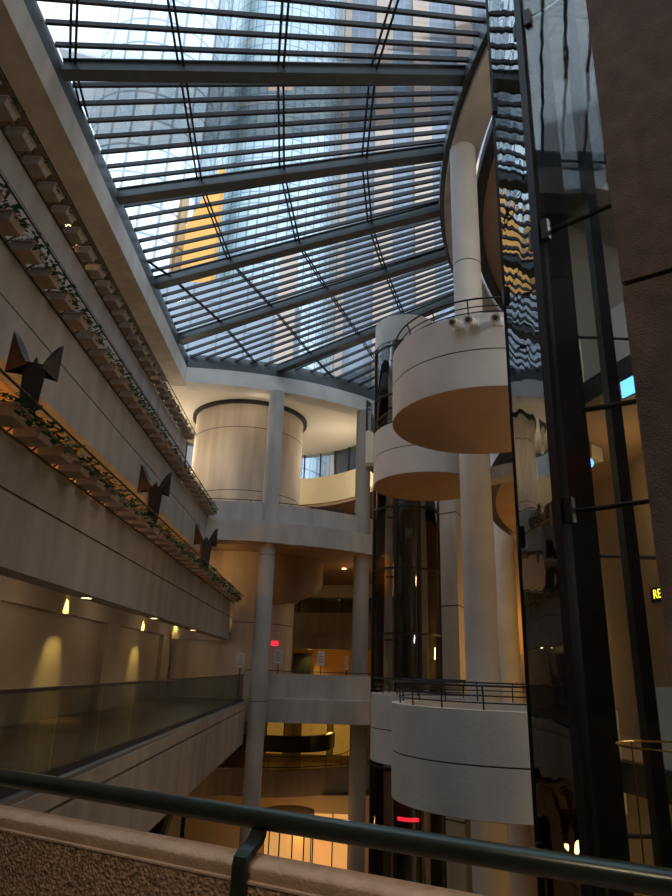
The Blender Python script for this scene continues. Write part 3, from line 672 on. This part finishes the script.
for x0, x1, lb in ((-1.1, .45, 'left yellow lit room window below the straight parapet'), (.85, 2.2, 'right yellow lit room window below the straight parapet'), (-3.2, -2.2, 'small yellow lit opening far left below the straight parapet')):
    y = 43.5; t_ = thing('lit_window', lb, 'window', (x0, y, Z(-4.9)))
    MB().box((x0, y, Z(-4.9)), (x1, y+.05, Z(-2.95))).build('pane', 'window_glow', t_)
    MB().box((x0-.06, y-.05, Z(-4.95)), (x0, y+.05, Z(-2.9))).box((x1, y-.05, Z(-4.95)), (x1+.06, y+.05, Z(-2.9))).box((x0, y-.05, Z(-2.95)), (x1, y+.05, Z(-2.9))).build('frame', 'steel_dark', t_)
struct(MB().box((-12, 44, -8), (14, 44.4, Z(-2.1))), 'wall_back', 'lobby_wall')
light('POINT', 'lounge_lamp', (.6, 41.8, Z(-3.2)), 5, YEL, .2); light('POINT', 'lounge_lamp', (3.4, 38.0, Z(-3.6)), 5, YEL, .2)
light('POINT', 'lounge_lamp', (-5.8, 34.5, Z(-3.2)), 16, YEL, .2); light('POINT', 'lobby_lamp', (-4.5, 24, Z(-5.2)), 12, WARM, .2)
light('POINT', 'lobby_lamp', (-.5, 30.0, Z(-6.2)), 8, WARM, .2); light('POINT', 'lobby_lamp', (4.6, 16.0, Z(-4.8)), 20, WARM, .2)
# lit kiosk in the lobby
t_ = thing('lobby_kiosk', 'round glowing orange glass kiosk on the lobby floor behind our handrail', 'kiosk', (-1.15, 30.4, -8))
kx, ky, kr = -1.15, 31.2, 1.0
MB().arc(kx, ky, kr-.05, kr, -8, Z(-5.8), 0, 360, 48).build('glowing_wall', 'kiosk_glow', t_, smooth=40)
MB().cyl(kx, ky, Z(-5.8), Z(-5.68), kr+.06, 48).build('roof', 'soffit_orange', t_, smooth=40)
for k in range(12):
    a_ = 2*PI*k/12+.2; x, y = kx+kr*math.cos(a_), ky+kr*math.sin(a_); MB().box((x-.025, y-.025, -8), (x+.025, y+.025, Z(-5.8)), a_).build('mullion', 'steel_dark', t_)
t_ = thing('lit_shopfront', 'row of orange lit glass shopfront panels right of the round kiosk', 'shopfront', (.9, 32.6, -8))
for k in range(2):
    x = -.1+k*.85; MB().box((x, 32.6, -8), (x+.8, 32.66, Z(-6.05))).build('panel', 'kiosk_glow', t_)
for k in range(3): MB().box((-.15+k*.85, 32.55, -8), (-.1+k*.85, 32.7, Z(-6.0))).build('frame_post', 'steel_dark', t_)
struct(MB().box((-6, 34.0, -8), (4, 34.4, Z(-5.55))), 'wall_back', 'plaster_cream')
# stair flank and lower landing at the left
t_ = thing('stair_flank', 'sloping dark stair side wall descending below the left walkway', 'stair', (-5, 27, -8))
mb = MB(); mb.add([(-5.6,23.5,-8),(-5.6,29.4,-8),(-5.6,29.4,Z(-4.5)),(-5.6,23.5,Z(-7.6)),(-5.35,23.5,-8),(-5.35,29.4,-8),(-5.35,29.4,Z(-4.5)),(-5.35,23.5,Z(-7.6))], [(0,1,2,3),(7,6,5,4),(0,4,5,1),(1,5,6,2),(2,6,7,3),(3,7,4,0)])
mb.build('side_wall', 'concrete_brown', t_)
MB().tube([(-5.47, 23.5, Z(-7.45)), (-5.47, 29.4, Z(-4.35))], .03, 8).build('handrail', 'steel_dark', t_)
st = MB()
for k in range(14): st.box((-7.2, 23.6+k*.42, -8), (-5.6, 24.02+k*.42, -8+.17*(k+1)))
st.build('steps', 'floor_tile', t_)

# ------------------------------------------------------------------ near glass lift shaft (octagon)
V = [(2.0, 6.75), (2.0, 5.5), (2.88, 4.62), (4.13, 4.62), (5.01, 5.5), (5.01, 6.75), (4.13, 7.63), (2.88, 7.63)]
sh = thing('glass_lift_shaft', 'tall near octagonal glass lift shaft with dark corner frames beside the brown pillar', 'lift', (3.5, 6.1, -8))
ctr = Vector((3.505, 6.125))
levels = [-4.4, -1.52, 1.35, 4.2, 7.05, 9.9, 12.7]
for k in range(8):
    a_, b_ = Vector(V[k]), Vector(V[(k+1) % 8]); d = (b_-a_).normalized(); nrm = Vector((d.y, -d.x)); 
    if k in (0, 1, 2, 7, 6):
        zz = [-9.5] + levels + [14.0]
        for l0, l1 in zip(zz, zz[1:]):
            p, q = a_+d*.03, b_-d*.03; n_ = (ctr-(a_+b_)/2).normalized()*.012
            mb = MB().add([(p.x,p.y,Z(l0)+.01),(q.x,q.y,Z(l0)+.01),(q.x,q.y,Z(l1)-.01),(p.x,p.y,Z(l1)-.01),(p.x+n_.x,p.y+n_.y,Z(l0)+.01),(q.x+n_.x,q.y+n_.y,Z(l0)+.01),(q.x+n_.x,q.y+n_.y,Z(l1)-.01),(p.x+n_.x,p.y+n_.y,Z(l1)-.01)],
                [(0,1,2,3),(7,6,5,4),(0,4,5,1),(1,5,6,2),(2,6,7,3),(3,7,4,0)])
            mb.build('glass_pane', 'shaft_glass' if k == 0 else 'calm_glass', sh)
            if l0 != -9.5:
                ins = (ctr-(a_+b_)/2).normalized()*.07
                cbar = MB().tube([(p.x+ins.x, p.y+ins.y, Z(l0)), (q.x+ins.x, q.y+ins.y, Z(l0))], .022, 8).build('cross_bar', 'steel_dark', sh)
                for e in (p+d*.07, q-d*.07):
                    MB().box((e.x-.035, e.y-.035, Z(l0)-.11), (e.x+.035, e.y+.035, Z(l0)+.11), math.atan2(d.y, d.x)).build('bracket', 'black', cbar)
    w_ = .035 if k != 1 else .05
    ins = (ctr-a_).normalized()*.03
    MB().box((a_.x-w_+ins.x, a_.y-w_+ins.y, -8), (a_.x+w_+ins.x, a_.y+w_+ins.y, Z(14)), math.atan2(ins.y, ins.x)).build('corner_frame', 'steel_dark', sh)
MB().box((2.38, 6.3, -8), (2.66, 6.55, Z(13.9))).build('guide_mast', 'black', sh)
MB().box((3.02, 6.5, -8), (3.14, 6.65, Z(13.9))).build('guide_rail', 'steel_dark', sh)
for h in (2.62,): MB().tube([(2.6, 6.25, Z(h)), (3.6, 5.6, Z(h))], .03, 8).build('tie_bar', 'black', sh)
t_ = thing('brass_ring', 'thin brass ring rail inside the near glass lift shaft', 'rail', (3.0, 6.0, Z(-.5)))
MB().tube([(2.98+.55*math.cos(2*PI*k/40), 5.75+.45*math.sin(2*PI*k/40), Z(-.51)) for k in range(41)], .009, 6, False).build('ring', 'brass', t_)
for k in (0, 1, 2): 
    q = 2*PI*k/3; MB().tube([(2.98+.55*math.cos(q), 5.75+.45*math.sin(q), Z(-.51)), (2.98+.55*math.cos(q), 5.75+.45*math.sin(q), Z(-1.5))], .007, 6).build('stem', 'brass', t_)

# signs seen through the shaft glass
mat('yellow_glow', (.9, .7, .05), .5, emit=(1, .75, .05), estr=1.2)
def lettering(txt, size, m_, parent, loc, rot):
    c_ = bpy.data.curves.new('lettering', 'FONT'); c_.body = txt; c_.size = size; c_.extrude = .004; c_.align_x = 'CENTER'; c_.align_y = 'CENTER'
    tmp = bpy.data.objects.new('lettering_curve', c_); C.objects.link(tmp); dg = bpy.context.evaluated_depsgraph_get()
    me = bpy.data.meshes.new_from_object(tmp.evaluated_get(dg)); bpy.data.objects.remove(tmp); me.materials.clear(); me.materials.append(MAT[m_])
    o = bpy.data.objects.new('lettering', me); C.objects.link(o); o.parent = parent; o.location = loc; o.rotation_euler = rot; return o
def on_core(ang, r, h): q = math.radians(ang); return Vector((CC.x+r*math.cos(q), CC.y+r*math.sin(q), Z(h)))
def wall_sign(name, label, ang, r, h, w_, hh, m_, txt=None, tm=None, ts=.1):
    p = on_core(ang, r, h); t_ = thing(name, label, 'sign', p, None, world=False); t_.rotation_euler = (0, 0, math.radians(ang+90))
    MB().box((-w_/2, -.03, -hh/2), (w_/2, 0, hh/2)).build('panel', m_, t_)
    MB().box((-w_/2-.02, .0, -hh/2-.02), (w_/2+.02, .03, hh/2+.02)).build('frame', 'black', t_)
    if txt: lettering(txt, ts, tm, t_, (0, -.036, 0), (PI/2, 0, 0))
wall_sign('lit_sign', 'small yellow glowing sign seen through the lower shaft glass beside the brown pillar', 184.8, 12.61, 1.66, .62, .26, 'black', 'RES', 'yellow_glow', .26)
wall_sign('video_screen', 'pale blue glowing screen seen through the shaft glass by the brown pillar', 198.4, 15.34, 4.5, .34, .28, 'blue_glow')
t_ = thing('blue_sign', 'small round blue glowing sign seen beside the dark guide mast in the shaft', 'sign', on_core(193.3, 15.2, 3.6))
p = on_core(193.3, 15.2, 3.6); MB().tube([p+Vector((.01,.02,.07)), p+Vector((.01,.02,1.07))], .01, 6).build("hanger", "black", t_); MB().tube([p, p + Vector((-.03, -.05, 0))], .085, 24).build('disc', 'blue_glow', t_)
tag(MB().box((-3.99, 29.0, Z(1.25)), (-3.985, 29.7, Z(1.37))).build('dark_plaque', 'black'), 'small dark plaque low on the far end of the lowest balcony front', 'sign')
l = light('SPOT', 'end_lamp', (-3.5, 29.3, Z(1.0)), 14, (1, .6, .2), .08, (0, math.radians(165), 0), 1.2)
# ceiling of our own corridor, unseen downlights added to light parapet and pillar
struct(MB().box((-6, -9, Z(2.9)), (4.6, .6, Z(3.1))), 'ceiling', 'concrete_brown')
downlight(-.9, -.3, Z(2.895), 'added unseen downlight that warms the near parapet', 75, .12, 2.4, (1, .74, .5))
downlight(1.4, -.3, Z(2.895), 'added unseen downlight that brightens the brown pillar', 55, .12, 2.4, (1, .74, .5))
# near pillar
t_ = thing('brown_pillar', 'massive rough brown concrete pillar at the right edge of the view', 'pillar', (2.05, 4.0, -2))
ang = math.radians(-52+0)
d = Vector((math.sin(math.radians(128)), math.cos(math.radians(128)))); e0 = Vector((2.035, 4.0)); nrm = Vector((-d.y, d.x))
if nrm.y < 0: nrm = -nrm
def slab(h0, h1, m_, name, ins=0):
    a_ = e0 + d*ins + nrm*ins; b_ = e0 + d*2.2 + nrm*ins; c_ = b_ + nrm*.5; g_ = e0 + nrm*.5 + d*ins
    return MB().prism([a_, b_, c_, g_], Z(h0), Z(h1)).build(name, m_, t_)
mat('pillar_concrete', (.36, .265, .20), .9, noise=.25, nscale=6, bump=.5, bscale=60)
slab(-1.5, 2.635, 'pillar_concrete', 'lower_block'); slab(2.635, 2.675, 'black', 'joint', .02); slab(2.675, 12.6, 'pillar_concrete', 'upper_block')
struct(MB().box((-4, -4, -.3), (4.5, 2.0, 0)), 'floor', 'floor_tile')

# ------------------------------------------------------------------ our own parapet and handrail
rd = (Vector((.84, 1.76)) - Vector((-1.28, 2.95))).normalized(); rn = Vector((rd.y, -rd.x))     # rn points towards the camera
if rn.y > 0: rn = -rn
base = Vector((-1.28, 2.95))
def rp_(s_, off, h): q = base + rd*s_ + rn*off; return (q.x, q.y, Z(h))
hr = thing('green_handrail', 'thick dark green tubular handrail in the foreground', 'handrail', rp_(1, 0, -.45))
# slight sag of the measured axis is ignored: one straight pipe
MB().tube([rp_(-1.9, 0, -.45), rp_(5, 0, -.45)], .031, 24).build('pipe', 'rail_green', hr, smooth=40)
pr = thing('near_parapet', 'rough aggregate concrete parapet with smooth rounded cap in the foreground', 'parapet', rp_(1, .2, -1.5))
# profile of the parapet across its width (u: away from camera negative)
def extr(profile, name, m_, s0=-1.95, s1=5, smooth=None):
    n = len(profile); vs = [rp_(s0, u, h) for u, h in profile] + [rp_(s1, u, h) for u, h in profile]
    return MB().add(vs, [(k,(k+1)%n,n+(k+1)%n,n+k) for k in range(n)] + [tuple(range(n))[::-1], tuple(range(n,2*n))]).build(name, m_, pr, smooth=smooth)
cap = []
UC, HC = .015, -.570
for k in range(25):
    a_ = PI*k/24; cap.append((UC + .06*math.cos(a_), HC + .024*math.sin(a_)))
cap += [(UC-.06, HC-.03), (UC+.052, HC-.03), (UC+.058, HC-.012)]
mat('cap_concrete', (.52, .40, .31), .8, noise=.18, nscale=14, bump=.35, bscale=90)
extr(cap, 'cap', 'cap_concrete', smooth=40)
extr([(UC+.070, HC-.030), (UC+.070, HC-.036), (UC-.055, HC-.036), (UC-.055, HC-.030)], 'ledge', 'cap_concrete')
extr([(UC+.066, HC-.036), (UC+.066, -2.2), (UC-.055, -2.2), (UC-.055, HC-.036)], 'wall', 'aggregate')
def bracket(s_):
    w_ = .024; prof = [(.0, -.475), (.004, -.495), (.02, -.515), (.065, -.535), (.088, -.55), (.094, -.57), (.095, -.90)]
    mb = MB(); vs = []
    for u, h in prof: 
        vs += [rp_(s_-w_, u, h), rp_(s_+w_, u, h), rp_(s_+w_, u+.014, h+.014), rp_(s_-w_, u+.014, h+.014)]
    fs = []
    for k in range(len(prof)-1):
        for e in range(4): fs.append((4*k+e, 4*k+4+e, 4*k+4+(e+1)%4, 4*k+(e+1)%4))
    fs += [(0,1,2,3), tuple(4*(len(prof)-1)+e for e in (3,2,1,0))]
    br_ = mb.add(vs, fs).build('bracket', 'rail_green', hr)
    a_ = Vector(rp_(s_, .09, -.655)); b_ = Vector(rp_(s_, .122, -.655))
    MB().tube([a_, b_], .013, 10).build('bolt', 'steel_dark', br_)
bracket(1.27); bracket(-.9); bracket(3.1)

# ------------------------------------------------------------------ skyscrapers above the roof
def uv_build(name, m_, t_, cyl=None, box=None, z0=-10, z1=100):
    me = bpy.data.meshes.new(name); vs = []; fs = []; uv = []
    if cyl:
        x, y, r, n = cyl
        for k in range(n+1):
            a_ = 2*PI*k/n; vs += [(x+r*math.cos(a_), y+r*math.sin(a_), z0), (x+r*math.cos(a_), y+r*math.sin(a_), z1)]
        for k in range(n):
            i = 2*k; fs.append((i, i+2, i+3, i+1)); u0, u1 = r*2*PI*k/n, r*2*PI*(k+1)/n; uv.append([(u0, z0), (u1, z0), (u1, z1), (u0, z1)])
    else:
        pts = box; s_ = 0; n = len(pts)
        for k in range(n):
            a_, b_ = Vector(pts[k]), Vector(pts[(k+1) % n]); i = len(vs); L = (b_-a_).length
            vs += [(a_.x, a_.y, z0), (b_.x, b_.y, z0), (b_.x, b_.y, z1), (a_.x, a_.y, z1)]; fs.append((i, i+1, i+2, i+3)); uv.append([(s_, z0), (s_+L, z0), (s_+L, z1), (s_, z1)]); s_ += L
        i = len(vs); vs += [(p[0], p[1], z1) for p in pts]; fs.append(tuple(range(i, i+n))); uv.append([(p[0], p[1]) for p in pts])
    me.from_pydata(vs, [], fs); L = me.uv_layers.new(name='UVMap'); j = 0
    for u in uv:
        for q in u: L.data[j].uv = (q[0]+500, q[1]+500); j += 1
    me.materials.append(MAT[m_]); o = bpy.data.objects.new(name, me); C.objects.link(o); o.parent = t_
    o.location = -t_.location; return o
t_ = thing('glass_skyscraper', 'cylindrical pale blue mirrored skyscraper at the left of the skylight view', 'skyscraper', (-20.5, 60, -10))
uv_build('tower_shaft', 'mirror_tower', t_, cyl=(-21.3, 60, 7.2, 64), z1=190)
t_ = thing('grid_skyscraper', 'round skyscraper with a fine window grid and greenish panes above the skylight middle', 'skyscraper', (-9, 72, -10))
uv_build('tower_shaft', 'grid_tower', t_, cyl=(-8.8, 74, 8.9, 64), z1=210)
t_ = thing('striped_skyscraper', 'blue grey skyscraper with vertical beige stone piers right of the skylight middle', 'skyscraper', (20, 95, -10))
uv_build('tower_shaft', 'striped_tower', t_, box=[(-3, 86), (60, 84), (62, 110), (-3, 112)], z1=230)
for x in (5.6, 12.0, 19.5): MB().box((x, 84.6, -10), (x+2.9, 86.4, 230)).build('stone_pier', 'beige_stone', t_)
MB().box((.2, 84.9, -10), (1.3, 86.4, 230)).build('stone_pier', 'beige_stone', t_)
t_ = thing('orange_skyscraper', 'orange yellow building, sunlight put into its colour, with a slanted top between the mirrored towers', 'skyscraper', (-14, 56, -10))
me = MB().add([(-14.9,54.5,-10),(-11.9,54.5,-10),(-11.9,56.2,-10),(-14.9,56.2,-10),(-14.9,54.5,42.5),(-11.9,54.5,50.5),(-11.9,56.2,50.5),(-14.9,56.2,42.5)], [(0,3,2,1),(4,5,6,7),(0,1,5,4),(1,2,6,5),(2,3,7,6),(3,0,4,7)])
mat('sunlit_orange', (.85, .40, .09), .8, noise=.12, nscale=.5); me.build('tower_shaft', 'sunlit_orange', t_)  # no sun here: its warm light is put into the orange base colour
t_ = thing('low_building', 'lower grey blue office block behind the far end of the skylight', 'building', (-8, 68, -10))
uv_build('block', 'low_tower', t_, box=[(-24, 47), (-3.2, 46), (-3, 51), (-24, 52)], z1=31)
MB().box((-4.5, 45.2, -10), (-3.1, 46.0, 34)).build('stone_pier', 'beige_stone', t_)
t_ = thing('stone_terrace', 'pale stone terrace wall just outside the far edge of the skylight', 'wall', (0, 44, Z(9.8)))
MB().arc(DC.x, DC.y, 10.4, 11.0, Z(9.8), Z(20.0), 82, 180, 60).build('wall', 'roof_stone', t_)

# remove helper markers
for o in bpy.data.objects:
    if '_off' in o: del o['_off']
